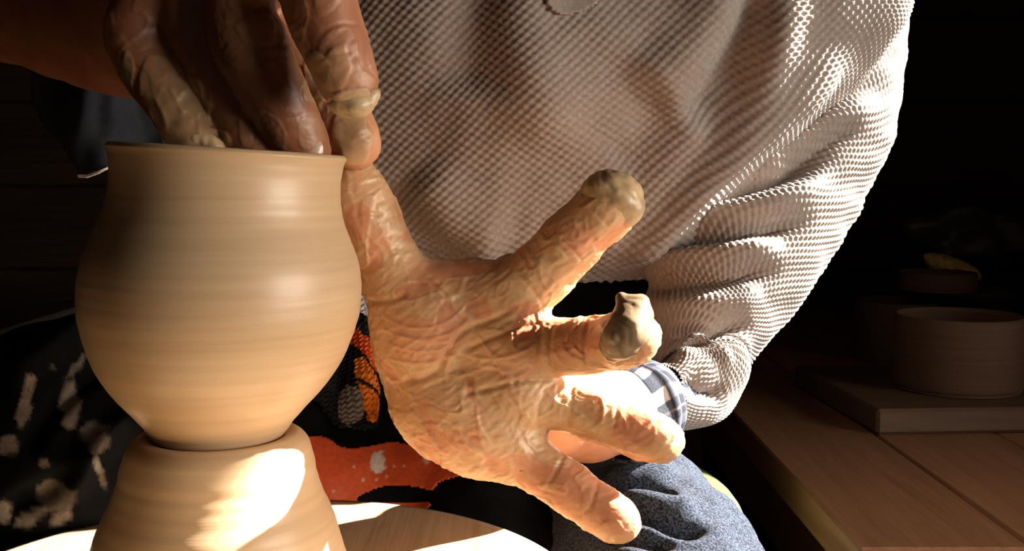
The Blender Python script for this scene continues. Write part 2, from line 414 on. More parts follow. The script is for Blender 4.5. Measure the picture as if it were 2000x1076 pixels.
# crumpled plastic wrap with a yellow sponge, on top of a bucket
bc = P(1885, 600, 1.62)
bk = empty('bucket', (bc[0], bc[1], TZ + .001), 'dark bucket at the back of the table carrying crumpled plastic wrap', 'bucket')
hb = P(1885, 558, 1.62)[2] - TZ - .001
lathe('body', catmull([(.0001, 0), (.06, 0), (.066, .006), (.075, hb * .6), (.08, hb - .002), (.077, hb), (.075, hb - .004), (.07, hb * .5), (.06, .008), (.0001, .006)], 3), M_PLASTIC, bk, bk.location, 48)
lathe('rim', catmull([(.0795, hb - .014), (.0835, hb - .014), (.085, hb - .008), (.083, hb - .001), (.079, hb - .002)], 3), M_PLASTIC, bk, bk.location, 48)
lathe('lid', catmull([(.0001, hb + .001), (.075, hb + .001), (.08, hb + .003), (.08, hb + .007), (.06, hb + .010), (.0001, hb + .011)], 3), M_PLASTIC, bk, bk.location, 48)
ZB = bk.location.z + hb + .011
def crumple(name, cen, size, seed, mat, label, cat, amp=.35, rot=0):
    import bmesh
    bm = bmesh.new(); bmesh.ops.create_icosphere(bm, subdivisions=4, radius=1)
    V = np.array([v.co for v in bm.verts]); Fc = np.array([[v.index for v in f.verts] for f in bm.faces]); bm.free()
    n = perlin(V * 1.3 + seed); n2 = np.abs(perlin(V * 3.1 + seed + 9)); V = V * (1 + amp * n - .35 * amp * n2)[:, None]
    V = np.sign(V) * np.abs(V) ** .85 * np.array(size)
    c, s = math.cos(rot), math.sin(rot); x, z = V[:, 0].copy(), V[:, 2].copy(); V[:, 0] = c * x + s * z; V[:, 2] = -s * x + c * z
    V[:, 2] -= V[:, 2].min(); return tag(mesh_obj(name, V + np.array(cen), Fc, mat, None, cen, amp < .2), label, cat)
crumple('plastic_wrap', (hb * 0 + bc[0], bc[1] + .015, ZB + .001), (.085, .05, .055), 3.1, M_PLASTIC, 'crumpled grey plastic wrap heaped on the bucket at the back', 'plastic wrap', .7)
sp_c = P(1868, 545, 1.54)
crumple('sponge', (sp_c[0], sp_c[1] + .012, ZB + .001), (.045, .018, .014), 8.2, M_SPONGE, 'small yellow sponge in front of the crumpled plastic wrap', 'sponge', .15, .35)

# pale bench at the left, beyond the apron
bn = empty('low_bench', (-.47, 1.3, 0), 'pale topped low bench behind the black apron, left of the pot', 'bench')
BZ = CAMZ - .20
box('bench_top', -.665, -.25, .95, 1.75, BZ - .03, BZ, M_WALLP, bn, .004)
for xx in (-.64, -.33):
    for yy in (.99, 1.66): box('leg', xx, xx + .05, yy, yy + .05, .012, BZ - .03, M_WALL, bn)

# ------------------------------------------------------------------ the wheel
ax_y = P(416, 1180, .48)[1]
def on_axis(py):   # height of a pixel row on the pot's vertical axis plane
    a = P(430, py, 1.0) - np.array((0, 0, CAMZ)); k = ax_y / a[1]; return CAMZ + a[2] * k, k
WZ = on_axis(1180)[0]
wc = P(470, 1180, .48)
wh = empty('potters_wheel', (wc[0], ax_y, 0), "potter's wheel with a pale round wooden board under the pot", 'wheel')
bat = lathe('bat', catmull([(.0001, WZ - .016), (.14, WZ - .016), (.1535, WZ - .015), (.156, WZ - .011), (.156, WZ - .004), (.1545, WZ - .001), (.151, WZ), (.1, WZ), (.0001, WZ)], 3), M_BAT, wh, (wc[0], ax_y, 0), 160)
lathe('wheel_head', [(.0001, WZ - .036), (.12, WZ - .036), (.125, WZ - .03), (.125, WZ - .0165), (.0001, WZ - .0165)], M_METAL, wh, (wc[0], ax_y, 0), 64)
lathe('shaft', [(.0001, .10), (.018, .10), (.018, WZ - .0365), (.0001, WZ - .0365)], M_METAL, wh, (wc[0], ax_y, 0), 24)
lathe('flywheel', catmull([(.0001, .05), (.24, .05), (.25, .06), (.25, .09), (.24, .10), (.0001, .10)], 2), M_METAL, wh, (wc[0], ax_y, 0), 64)
lathe('foot', [(.0001, .0125), (.06, .0125), (.05, .0495), (.0001, .0495)], M_METAL, wh, (wc[0], ax_y, 0), 32)

# ------------------------------------------------------------------ the pot, still joined to its hump of clay
prof_px = [(298, 206, 680), (301, 204, 680), (308, 208, 677), (320, 211, 673), (340, 212, 669), (368, 208, 665), (400, 199, 664), (430, 188, 668), (460, 174, 679), (500, 159, 697),
           (540, 151, 708), (580, 149, 710), (625, 153, 703), (670, 165, 687), (718, 183, 661), (761, 212, 626), (800, 250, 592), (825, 280, 577), (840, 292, 569), (852, 302, 560)]
hump_px = [(856, 306, 556), (849, 292, 574), (848, 278, 590), (854, 265, 601), (864, 254, 608), (878, 244, 612), (905, 231, 615), (935, 223, 620), (967, 213, 632), (1015, 188, 652), (1070, 165, 667), (1180, 126, 702)]
def rz(py, L, R):   # the true radius and centre from the two silhouette tangents
    z, k = on_axis(py); den = (CP - (py - 538) / F * SP) * F
    tl, tr = math.atan((L - 1000) / den), math.atan((R - 1000) / den); m = (tl + tr) / 2; x0 = ax_y * math.tan(m)
    return (math.sin((tr - tl) / 2) * math.hypot(x0, ax_y), z - WZ, x0)
RZ = np.array([rz(*q) for q in prof_px[:-2] + hump_px[4:]]); fit = np.polyfit(RZ[:, 1], RZ[:, 2], 2)
px0 = float(np.polyval(fit, 0.0))
outer = catmull([rz(*q)[:2] for q in prof_px], 8)
hump = catmull([rz(*q)[:2] for q in hump_px], 10)
def ripple(e, amp, seed):
    n = perlin(np.stack((np.zeros(len(e)), np.full(len(e), seed), e[:, 1] * 260), 1)); e = e.copy(); e[:, 0] += amp * n; return e
outer = ripple(outer, .00022, 1.5); hump = ripple(hump, .0003, 4.5)
zb = outer[-1, 1] + .012
inner = [(outer[0, 0] - .0035, outer[0, 1] + .0006)] + [(r - .0055, z) for r, z in outer[6::6] if z > zb] + [(.02, zb - .004), (.0001, zb - .005)]
inner = catmull(inner, 3)
rimc = [(outer[0, 0] - .001, outer[0, 1] + .001), (outer[0, 0] - .0025, outer[0, 1] + .0012)]
pot_prof = np.vstack((outer[::-1], rimc, inner)); pot_prof = np.vstack(([(.0001, outer[-1, 1])], pot_prof))
tilt = math.radians(1.9); ztop = outer[0, 1]
def wob(V):
    V = V.copy(); kx = smooth(.45 * ztop, ztop, V[:, 2]); V[:, 2] -= .060 * kx * V[:, 0]
    V[:, 0] += np.polyval(fit, V[:, 2]) - px0
    return V
pc = (px0, ax_y, WZ + .0005)
pot = empty('clay_pot', pc, 'freshly thrown tan clay pot with flared rim on the wheel', 'pot')
lathe('pot_body', pot_prof, M_CLAY, pot, pc, 192, wob)
lathe('clay_hump', np.vstack((hump, [(.0001, hump[-1, 1])], ))[::-1] if False else np.vstack(([(.0001, hump[-1, 1])], hump[::-1], [(.0001, hump[0, 1])])), M_CLAY, pot, pc, 192, wob)

# ------------------------------------------------------------------ the potter
person = empty('person', P(1060, 538, .86) * np.array((1, 1, 0)) + np.array((0, 0, .012)), 'person in taupe waffle-knit sweater and stained apron, shaping the pot with clay-covered hands', 'person')

# body: hands and forearms (fine) + hidden trunk and upper arms (coarse), one mesh
LH = [
    (chain([(1000, 585, .502, 54), (1055, 535, .500, 55), (1085, 507, .498, 49), (1115, 473, .495, 53), (1150, 440, .492, 47), (1178, 415, .490, 51), (1198, 398, .488, 44)]), .004),
    (chain([(1010, 682, .500, 52), (1075, 676, .497, 49), (1110, 676, .493, 43), (1150, 674, .488, 47), (1190, 668, .480, 42), (1222, 662, .470, 48), (1242, 656, .460, 43)]), .004),
    (chain([(1010, 778, .500, 50), (1075, 787, .500, 42), (1120, 796, .499, 37), (1165, 811, .497, 42), (1205, 826, .495, 37), (1255, 848, .492, 41), (1298, 862, .490, 35)]), .004),
    (chain([(985, 868, .503, 53), (1045, 909, .500, 43), (1080, 932, .497, 38), (1115, 956, .494, 41), (1150, 981, .491, 37), (1185, 1002, .488, 39), (1215, 1021, .485, 34)]), .004),
    (chain([(830, 655, .512, 72), (790, 580, .510, 66), (757, 510, .510, 56), (733, 462, .508, 55), (712, 415, .506, 57), (697, 375, .504, 50), (684, 349, .503, 39)]), .004),
    (chain([(815, 560, .513, 36), (870, 568, .513, 40), (930, 572, .510, 44), (990, 575, .506, 50)]), .008),
    (chain([(815, 655, .517, 70), (900, 625, .512, 62), (1000, 590, .503, 54)])
     + chain([(815, 700, .519, 66), (910, 695, .514, 58), (1010, 682, .501, 54)])
     + chain([(830, 745, .519, 62), (920, 760, .513, 62), (1010, 778, .501, 54)])
     + chain([(846, 786, .512, 71), (910, 826, .506, 68), (985, 863, .503, 56)])
     + chain([(800, 660, .510, 58), (850, 620, .508, 66), (840, 700, .512, 62)]), .012),
    (chain([(845, 735, .535, 78), (930, 760, .555, 84), (1150, 811, .605, 82), (1350, 772, .675, 42)], 3), .012),
]
RH = [
    (chain([(335, -60, .462, 70), (275, 30, .462, 54), (266, 80, .463, 50), (296, 138, .463, 50), (338, 196, .464, 48), (388, 278, .466, 46), (424, 345, .467, 41)]), .004),
    (chain([(395, -85, .456, 72), (374, 20, .460, 56), (398, 85, .462, 54), (430, 150, .464, 50), (460, 205, .466, 48), (497, 285, .468, 45), (522, 360, .470, 40)]), .004),
    (chain([(480, -120, .440, 76), (466, 10, .446, 60), (488, 88, .448, 66), (518, 150, .452, 58), (552, 212, .458, 54), (584, 275, .466, 48), (600, 328, .471, 42)]), .004),
    (chain([(575, -140, .430, 84), (616, -30, .428, 68), (632, 35, .427, 61), (656, 95, .427, 56), (675, 145, .428, 50), (687, 174, .429, 42)]), .004),
    (chain([(480, -60, .500, 70), (550, 30, .497, 52), (595, 110, .494, 48), (632, 170, .491, 47), (665, 228, .488, 52), (686, 268, .486, 46), (694, 284, .486, 40)]), .004),
    (chain([(335, -60, .470, 80), (420, -80, .47, 90), (575, -140, .455, 100)], 3) + chain([(430, -80, .48, 120), (330, 15, .515, 128)], 3), .016),
]
FA = [(chain([(430, -80, .48, 122), (300, 32, .525, 138), (120, -15, .575, 150), (-160, -110, .66, 160)], 3), .016)]
HV = .0007
def hand_surface(V, Q, side):
    N = vnormals(V, Q); px, d = to_px(V); view = V - np.array((0, 0, CAMZ)); view /= np.linalg.norm(view, axis=1)[:, None]
    front = smooth(-.05, -.35, (N * view).sum(1))
    disp = np.zeros(len(V))
    q = V / .016; wp = np.stack((perlin(q * .8 + 3), perlin(q * .8 + 31), perlin(q * .8 + 57)), 1)
    arm = smooth(.545, .565, d) if side == 'L' else smooth(.51, .53, d)
    bias = (.10 if side == 'L' else -.10) - 2.0 * arm
    n1 = fbm(q * .7 + wp * .5, 2) + bias
    n2 = fbm(q * .5 + wp * .4 + 77, 2) + bias - .08
    m1 = smooth(-.04, .03, n1); m2 = smooth(-.03, .02, n2)
    disp += .0003 * m1 + .0003 * m2 + (.00014 * np.exp(-((n1 - .04) / .05) ** 2) + .00016 * np.exp(-((n2 - .05) / .045) ** 2)) * (1 - arm)
    # fine drag marks in the slip
    sm = perlin(np.stack((q[:, 0] * 1.5 + q[:, 2] * 2, q[:, 1] * 3, q[:, 2] * 7 - q[:, 0] * 5), 1) + wp * .8)
    rd = 1 - np.abs(perlin(V / .0085 + wp * .6 + 40)) * 2.2; rd2 = 1 - np.abs(perlin(V * np.array((1, 1, 2.2)) / .0045 + wp + 11)) * 2.2
    disp += (1 - arm) * (.00022 * np.clip(rd, 0, 1) ** 6 + .00018 * np.clip(rd2, 0, 1) ** 4) * (1.0 if side == 'L' else .5)
    disp += .0003 * sm * np.maximum(m1, m2) + .0003 * fbm(V / .008, 2) * (1 - arm)
    if side == 'R':
        disp *= .75; smr = np.zeros(len(V))
        for (cx, cy, rx, ry, a) in SMEAR:
            e = ((px[:, 0] - cx) / rx) ** 2 + ((px[:, 1] - cy) / ry) ** 2 + .7 * perlin(q * 1.8)
            smr = np.maximum(smr, a * smooth(1.1, .85, e))
        disp += .0009 * front * smr * (1 + .7 * perlin(V / .006))
    for line, dep, wd in CREASE[side]:
        dep = dep * (.55 if dep <= .001 else 1.0); line = [(a + 3 * math.sin(a + b_), b_ + 3 * math.sin(1.7 * b_)) for a, b_ in line]
        dd, fr, _ = poly_dist(px, catmull(line, 4), 40); tp = smooth(0, .12, fr) * smooth(1, .88, fr)
        disp += front * tp * (-.75 * dep * np.exp(-(dd / wd) ** 2) + .15 * dep * np.exp(-((dd - 2.2 * wd) / wd) ** 2))
    for line, hgt, wd in RIDGE[side]:
        dd, fr, _ = poly_dist(px, catmull(line, 4), 40); tp = smooth(0, .1, fr) * smooth(1, .9, fr)
        disp += .4 * front * tp * hgt * np.exp(-(dd / wd) ** 2)
    V2 = V + N * disp[:, None]
    clay = np.clip(.12 + .6 * np.maximum(m1, m2) + .3 * np.clip(rd, 0, 1) ** 6 + .25 * sm - .5 * arm, 0, 1) if side == 'L' else np.clip(.04 + .14 * np.maximum(m1, m2) + .12 * np.clip(rd, 0, 1) ** 6, 0, 1)
    if side == 'L':   # pads that stay pinkish and bare
        for (cx, cy, rx, ry, a) in BARE:
            e = ((px[:, 0] - cx) / rx) ** 2 + ((px[:, 1] - cy) / ry) ** 2 + .5 * perlin(q * 1.6)
            clay = clay * (1 - a * smooth(1.15, .8, e) * front)
    else:
        for (cx, cy, rx, ry, a) in SMEAR:
            e = ((px[:, 0] - cx) / rx) ** 2 + ((px[:, 1] - cy) / ry) ** 2 + .7 * perlin(q * 1.8)
            clay = np.maximum(clay, a * smooth(1.1, .85, e))
    return V2, clay * (1 - .6 * arm)
CREASE = {'L': [
    ([(1000, 612), (960, 628), (905, 650), (870, 690), (845, 728), (770, 748)], .0018, 6),
    ([(1065, 628), (1010, 640), (950, 668), (900, 690)], .0012, 5),
    ([(1085, 742), (1020, 745), (960, 755), (900, 770)], .0012, 5),
    ([(1060, 640), (1052, 690), (1052, 730)], .001, 5), ([(1062, 755), (1050, 800), (1048, 840)], .001, 5),
    ([(1015, 530), (1045, 570), (1065, 605)], .001, 5), ([(1092, 462), (1118, 482), (1140, 512)], .001, 4), ([(1150, 405), (1176, 425), (1196, 452)], .0008, 4),
    ([(1083, 632), (1078, 680), (1085, 722)], .0009, 4), ([(1146, 628), (1140, 678), (1150, 722)], .001, 4), ([(1190, 618), (1183, 665), (1200, 716)], .0012, 4),
    ([(1118, 760), (1112, 800), (1105, 838)], .0008, 4), ([(1205, 790), (1200, 830), (1190, 864)], .0009, 4),
    ([(1105, 890), (1085, 930), (1066, 968)], .001, 4), ([(1170, 945), (1152, 985), (1132, 1015)], .0009, 4),
    ([(690, 420), (730, 415), (762, 425)], .0008, 4), ([(705, 490), (745, 480), (790, 490)], .0008, 4), ([(715, 585), (760, 590), (800, 575)], .0012, 5),
    ([(800, 830), (860, 822), (920, 850), (985, 850)], .0009, 4),
    ([(760, 640), (820, 655), (880, 640)], .0006, 4), ([(765, 680), (830, 690), (890, 665)], .0006, 4)],
 'R': [([(270, 110), (300, 95), (325, 100)], .0006, 4), ([(480, 100), (520, 92), (565, 85)], .0007, 4), ([(488, 118), (530, 108), (575, 100)], .0007, 4),
       ([(625, 60), (665, 48), (705, 50)], .0006, 4), ([(560, 235), (590, 228), (630, 222)], .0005, 4), ([(620, 120), (640, 108), (690, 102)], .0005, 3)]}
RIDGE = {'L': [
    ([(742, 612), (800, 640), (870, 630), (915, 590)], .0013, 3), ([(745, 640), (810, 662), (880, 650), (925, 612)], .0012, 3), ([(750, 668), (820, 686), (890, 670), (935, 628)], .0013, 3), ([(756, 700), (830, 708), (895, 688)], .0012, 3),
    ([(812, 845), (822, 875), (850, 890)], .0013, 3), ([(840, 838), (850, 868), (880, 888)], .0013, 3), ([(868, 836), (878, 862), (906, 882)], .0013, 3), ([(895, 838), (908, 862), (936, 885)], .0012, 3),
    ([(930, 650), (960, 690), (985, 735)], .0012, 3), ([(905, 690), (950, 700), (1010, 690), (1050, 668)], .0012, 3), ([(930, 790), (935, 830), (960, 870)], .0012, 3), ([(960, 700), (1000, 660), (1035, 620)], .0012, 3),
    ([(800, 828), (845, 826), (862, 832)], .0011, 5), ([(868, 735), (905, 732), (945, 718), (985, 722), (998, 740), (996, 760)], .0012, 5),
    ([(745, 700), (765, 740), (800, 742)], .0010, 5), ([(900, 860), (940, 885), (990, 905)], .0010, 6),
    ([(700, 440), (715, 480), (735, 500)], .0010, 5), ([(745, 460), (770, 500), (760, 530)], .0009, 5),
    ([(940, 640), (985, 620), (1020, 598)], .0010, 5), ([(880, 540), (905, 545), (890, 575), (850, 590)], .0012, 5),
    ([(1180, 640), (1190, 690), (1215, 715)], .0015, 6), ([(1170, 770), (1178, 800), (1172, 830)], .0008, 4),
    ([(1085, 840), (1140, 852), (1200, 868)], .0009, 5), ([(1110, 430), (1130, 445), (1128, 470)], .001, 5),
    ([(965, 560), (1010, 545), (1040, 560)], .0009, 6), ([(1060, 570), (1100, 535), (1140, 505)], .0009, 5)],
 'R': [([(330, 170), (345, 195), (360, 225)], .0012, 5), ([(300, 185), (318, 215), (330, 255)], .0012, 5)]}
BARE = [(1130, 470, 40, 30, .7), (1120, 670, 50, 35, .8), (1250, 660, 35, 35, .7), (1250, 840, 60, 30, .85), (1150, 950, 60, 35, .8), (1215, 1015, 40, 30, .7),
        (700, 430, 25, 40, .8), (745, 470, 25, 30, .6), (830, 665, 70, 45, .55), (880, 860, 70, 25, .5), (1010, 690, 60, 60, .35), (840, 540, 40, 25, .6)]
SMEAR = [(340, 190, 30, 40, .8), (662, 130, 30, 50, .45), (500, 60, 40, 30, .3), (605, 250, 25, 40, .35), (250, 150, 14, 60, .7), (480, 250, 14, 40, .4), (370, 230, 45, 70, .9), (310, 170, 40, 60, .55), (690, 190, 40, 20, .9), (690, 270, 40, 60, .75), (620, 160, 30, 60, .7), (575, 90, 30, 40, .3), (400, 275, 50, 30, .9)]
Vl, Ql = sdf_mesh(LH, HV, .0065); Ql = outward(Vl, Ql); Vl, cl_l = hand_surface(Vl, Ql, 'L')
Vr, Qr = sdf_mesh(RH, HV, .0035); Qr = outward(Vr, Qr); Vr, cl_r = hand_surface(Vr, Qr, 'R')
Vf, Qf = sdf_mesh(FA, .002, .01); Qf = outward(Vf, Qf); Vf = Vf + vnormals(Vf, Qf) * (.0008 * perlin(Vf / .02))[:, None]
TR = [(chain([(1352, 760, .69, 40), (1425, 540, .755, 95), (1560, 180, .83, 110), (1600, -60, .86, 125), (1500, -300, .87, 150)], 2), .02),
      (chain([(-160, -110, .66, 150), (200, -330, .80, 150), (560, -330, .87, 150)], 2), .02),
      (chain([(560, -330, .87, 150), (1060, -340, .88, 190), (1500, -300, .87, 150)], 2) + chain([(1060, -340, .88, 230), (1050, 100, .87, 300), (1050, 330, .88, 260)], 2), .05)]
Vt, Qt = sdf_mesh(TR, .006, .03, cull=.08); Qt = outward(Vt, Qt)
Vt = np.vstack((Vf, Vt)); Qt = np.vstack((Qf, Qt + len(Vf)))
Vb = np.vstack((Vl, Vr, Vt)); Qb = np.vstack((Ql, Qr + len(Vl), Qt + len(Vl) + len(Vr)))
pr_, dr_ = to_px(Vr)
shade_r = 1 - .95 * smooth(.472, .480, dr_) * smooth(520, 560, pr_[:, 0]); shade_r = shade_r * (1 - .35 * smooth(.446, .438, dr_) * smooth(620, 680, pr_[:, 0]))  # painted shade: dark fingers, index a bit lighter, thumb left as if lit
tone = np.concatenate((np.ones(len(Vl)), 1 - shade_r, np.zeros(len(Vf)), np.ones(len(Vt) - len(Vf))))
body = mesh_obj('body', Vb, Qb, M_SKIN, person, P(1060, 538, .86), attrs={'clay': np.concatenate((cl_l, cl_r, np.zeros(len(Vt)))), 'tan': 1 - tone})  # the tan attribute carries shade painted on the right hand and forearm
body['label'] = 'skin of arms and hands, smeared with wet clay'
# fingernails
def nail(px, py, d, wpx, hpx, ang, yaw=0):
    nu, nv = 11, 11; u, v = np.meshgrid(np.linspace(-1, 1, nu), np.linspace(-1, 1, nv)); u = u.ravel(); v = v.ravel()
    k = np.sqrt(np.clip(1 - .55 * np.maximum(v, 0) ** 2, .2, 1)); s = d / F
    x = u * wpx * .5 * k; y = v * hpx * .5 - .10 * hpx * u * u * (v > 0); dep = .35 * wpx * .5 * u * u + .10 * hpx * (v * v)
    c, sn = math.cos(ang), math.sin(ang)
    V = np.array([P(px + a * c - b_ * sn, py + a * sn + b_ * c, d + (e + a * yaw) * s) for a, b_, e in zip(x, y, dep)])
    back = V + np.array((0, .0007, 0)); Fq = grid_faces(nu, nv)
    Vv = np.vstack((V, back)); Fq = np.vstack((Fq, Fq[:, ::-1] + len(V)))
    return mesh_obj('fingernail', Vv, Fq, M_NAIL, body, P(px, py, d))

# ------------------------------------------------------------------ sweater: torso tube and sleeve, both with the waffle relief modelled
def waffle(u, v, pu, pv):
    return np.cos(2 * math.pi * u / pu) * np.cos(math.pi * 2 * v / pv)
def folds(px, lst):
    out = np.zeros(len(px))
    for line, amp, wd, asym in lst:
        dd, fr, sg = poly_dist(px, catmull(line, 4)); tp = smooth(0, .25, fr) * smooth(1, .75, fr)
        ww = np.where(sg > 0, wd * asym, wd); out += 1.5 * amp * tp * np.exp(-(dd / ww) ** 2)
    return out
T_FOLD = [  # line, height (m), half width px, asymmetry
    ([(1120, 560), (1230, 460), (1330, 340), (1420, 220), (1520, 60), (1560, -80)], .010, 46, 1.0),
    ([(1190, 545), (1280, 440), (1400, 310), (1540, 190), (1680, 90)], .011, 40, 1.0),
    ([(1160, 540), (1260, 430), (1360, 300), (1440, 180), (1500, 40)], -.010, 30, 1.0),
    ([(1240, 200), (1330, 120), (1400, 20), (1430, -60)], .009, 60, 1.0),
    ([(1330, 260), (1400, 170), (1460, 60), (1480, -60)], -.011, 34, 1.0),
    ([(1190, 330), (1260, 250), (1330, 200)], -.004, 50, 1.0),
    ([(1050, 320), (1060, 180), (1010, 20), (980, -80)], .007, 75, 1.0),
    ([(900, 200), (930, 60), (940, -60)], -.006, 60, 1.0),
    ([(800, 330), (900, 430), (1010, 470)], .006, 60, 1.0),
    ([(740, 340), (850, 480), (960, 520)], -.004, 40, 1.0)]
zh = P(1050, 552, .74)[2]; zt = P(1050, -120, .70)[2]
xc = P(1040, 300, .72)[0]
pu, pv = .0074, .0056
ang_f = np.linspace(-.5 * math.pi - 1.45, -.5 * math.pi + 1.5, 520); ang_b = np.linspace(ang_f[-1], ang_f[0] + 2 * math.pi, 42)[1:-1]
ang = np.concatenate((ang_f, ang_b)); nu = len(ang)
# vertical rows: under the hem, then up
zz = np.arange(zh, zt, .00105); rowz = np.concatenate((np.full(12, zh), zz)); shrink = np.concatenate((np.linspace(.80, .995, 12), np.ones(len(zz))))
nv = len(rowz); A_, Z_ = np.meshgrid(ang, rowz); S_ = np.repeat(shrink[:, None], nu, 1)
hh = (Z_ - zh) / (zt - zh)
a_ = .200 + .012 * hh; b_ = .120 + .012 * np.sin(math.pi * np.clip(hh, 0, 1)) 
round_ = smooth(-.02, .14, hh) * .22 + .78
ca, sa = np.cos(A_), np.sin(A_)
zq = smooth(P(1500, 360, .75)[2], P(1500, 20, .78)[2], Z_) * smooth(.1, .6, ca); a_ = a_ + .052 * zq; ex = 1 - .32 * zq; sx = np.sign(ca) * np.abs(ca) ** ex; sy = np.sign(sa) * np.abs(sa) ** ex
yc = P(1050, 300, .70)[1] + .125 - .045 * hh
Vs = np.stack((xc + a_ * S_ * (0.3 + .7 * round_ / 1.0) * sx, yc + b_ * S_ * round_ * sy, Z_ + 0 * A_), -1)
dx = np.linalg.norm(np.diff(Vs, axis=1), axis=2); U_ = np.concatenate((np.zeros((nv, 1)), np.cumsum(dx, 1)), 1); U_ -= U_[:, [260]]
Vs = Vs.reshape(-1, 3); Fs = outward(Vs, grid_faces(nu, nv, True)); Ns = vnormals(Vs, Fs)
px, d = to_px(Vs); fr_ = smooth(.2, -.2, Ns[:, 1])
base = folds(px, T_FOLD) * fr_ + .004 * perlin(Vs / .07 + 5) + .0012 * perlin(Vs / .022 + 2)
Vs2 = Vs + Ns * base[:, None]; Ns2 = vnormals(Vs2, Fs)
uu = U_.ravel() + .10 * (Z_.ravel() - zh) + .002 * perlin(Vs / .05); vv = Z_.ravel() - zh - .10 * U_.ravel() + .002 * perlin(Vs / .06 + 9)
Vs3 = Vs2 + Ns2 * (.0011 * waffle(uu, vv, pu, pv) * np.repeat((np.arange(nu) < 520)[None], nv, 0).ravel() * smooth(.985, 1.0, S_.ravel()))[:, None]
sweater = mesh_obj('sweater', Vs3, Fs, M_KNIT, person, P(1060, 300, .86))
# sleeve
def tube(path, n_s, n_a, end_round=True):
    w_ = np.array([np.append(P(a, b_, d_), r * d_ / F) for a, b_, d_, r in path]); c = catmull(w_, 40)
    L = np.concatenate(([0], np.cumsum(np.linalg.norm(np.diff(c[:, :3], axis=0), axis=1)))); s = np.linspace(0, L[-1], n_s)
    c = np.stack([np.interp(s, L, c[:, k]) for k in range(4)], 1); T = np.gradient(c[:, :3], axis=0); T /= np.linalg.norm(T, axis=1)[:, None]
    up = np.cross(T, np.array((0, 1.0, 0.05))); up /= np.linalg.norm(up, axis=1)[:, None]; B = np.cross(T, up)
    th = np.arange(n_a) / n_a * 2 * math.pi
    V = c[:, None, :3] + c[:, None, 3:4] * (np.cos(th)[None, :, None] * up[:, None] + np.sin(th)[None, :, None] * B[:, None])
    return V, s, th, c
S_FOLD = [
    ([(1290, 420), (1350, 378), (1450, 362), (1545, 338), (1640, 285)], -.010, 20, 1.0),
    ([(1280, 470), (1340, 432), (1440, 415), (1540, 385), (1640, 330)], .007, 26, 1.0),
    ([(1230, 510), (1310, 470), (1420, 455), (1530, 440), (1600, 420)], -.008, 20, 1.0),
    ([(1240, 540), (1330, 505), (1440, 490), (1540, 470)], .007, 26, 1.0),
    ([(1225, 570), (1320, 548), (1420, 540), (1530, 520)], -.006, 18, 1.0),
    ([(1250, 610), (1340, 600), (1430, 590), (1500, 570)], .006, 26, 1.0),
    ([(1290, 660), (1360, 655), (1430, 640), (1470, 620)], -.007, 18, 1.0),
    ([(1310, 700), (1370, 710), (1430, 690)], .006, 22, 1.0),
    ([(1330, 740), (1370, 762), (1420, 770)], -.006, 18, 1.0),
    ([(1480, 290), (1560, 230), (1620, 175), (1690, 120)], -.012, 16, 1.0),
    ([(1440, 350), (1540, 280), (1640, 230), (1740, 190)], .005, 26, 1.0),
    ([(1520, 330), (1600, 290), (1680, 240)], -.004, 14, 1.0)]
SL = [(1560, -240, .86, 165), (1612, -80, .85, 152), (1618, 60, .835, 145), (1590, 190, .815, 160), (1515, 340, .79, 168), (1430, 500, .755, 160), (1378, 620, .725, 128), (1362, 690, .70, 98), (1370, 732, .688, 86), (1358, 762, .674, 72), (1328, 776, .66, 68), (1290, 782, .648, 66)]
Vv, s_, th, cc = tube(SL, 470, 380); Vv0 = Vv.reshape(-1, 3); Fv = outward(Vv0, grid_faces(380, 470, True)); Nv = vnormals(Vv0, Fv)
px, d = to_px(Vv0); fr_ = smooth(.5, -.1, Nv[:, 1])
bs = folds(px, S_FOLD) * fr_ + .003 * perlin(Vv0 / .05 + 3) + .002 * perlin(Vv0 * np.array((18, 30, 60)) + 8)
Vv1 = Vv0 + Nv * bs[:, None]; Nv1 = vnormals(Vv1, Fv)
uu = np.repeat(s_[:, None], 380, 1).ravel(); vv = (th[None] * np.ones((470, 1)) * .055).ravel()
na = round(2 * math.pi * .055 / pv); vv = (th[None] / (2 * math.pi) * na * pv * np.ones((470, 1))).ravel()
Vv2 = Vv1 + Nv1 * (.0010 * waffle(uu + .0015 * perlin(Vv0 / .04), vv, .0066, pv))[:, None]
sleeve = mesh_obj('sleeve', Vv2, Fv, M_KNIT, sweater, P(1450, 450, .78))
# the other sleeve, only its end reaches the frame
SR = [(560, -330, .87, 190), (250, -330, .82, 185), (0, -270, .74, 180), (-70, -190, .70, 178)]
Vv, s_, th, cc = tube(SR, 60, 64); V0 = Vv.reshape(-1, 3); Fv = outward(V0, grid_faces(64, 60, True)); V0 = V0 + vnormals(V0, Fv) * (.004 * perlin(V0 / .04))[:, None]
mesh_obj('sleeve', V0, Fv, M_KNIT, sweater, P(100, -300, .78))
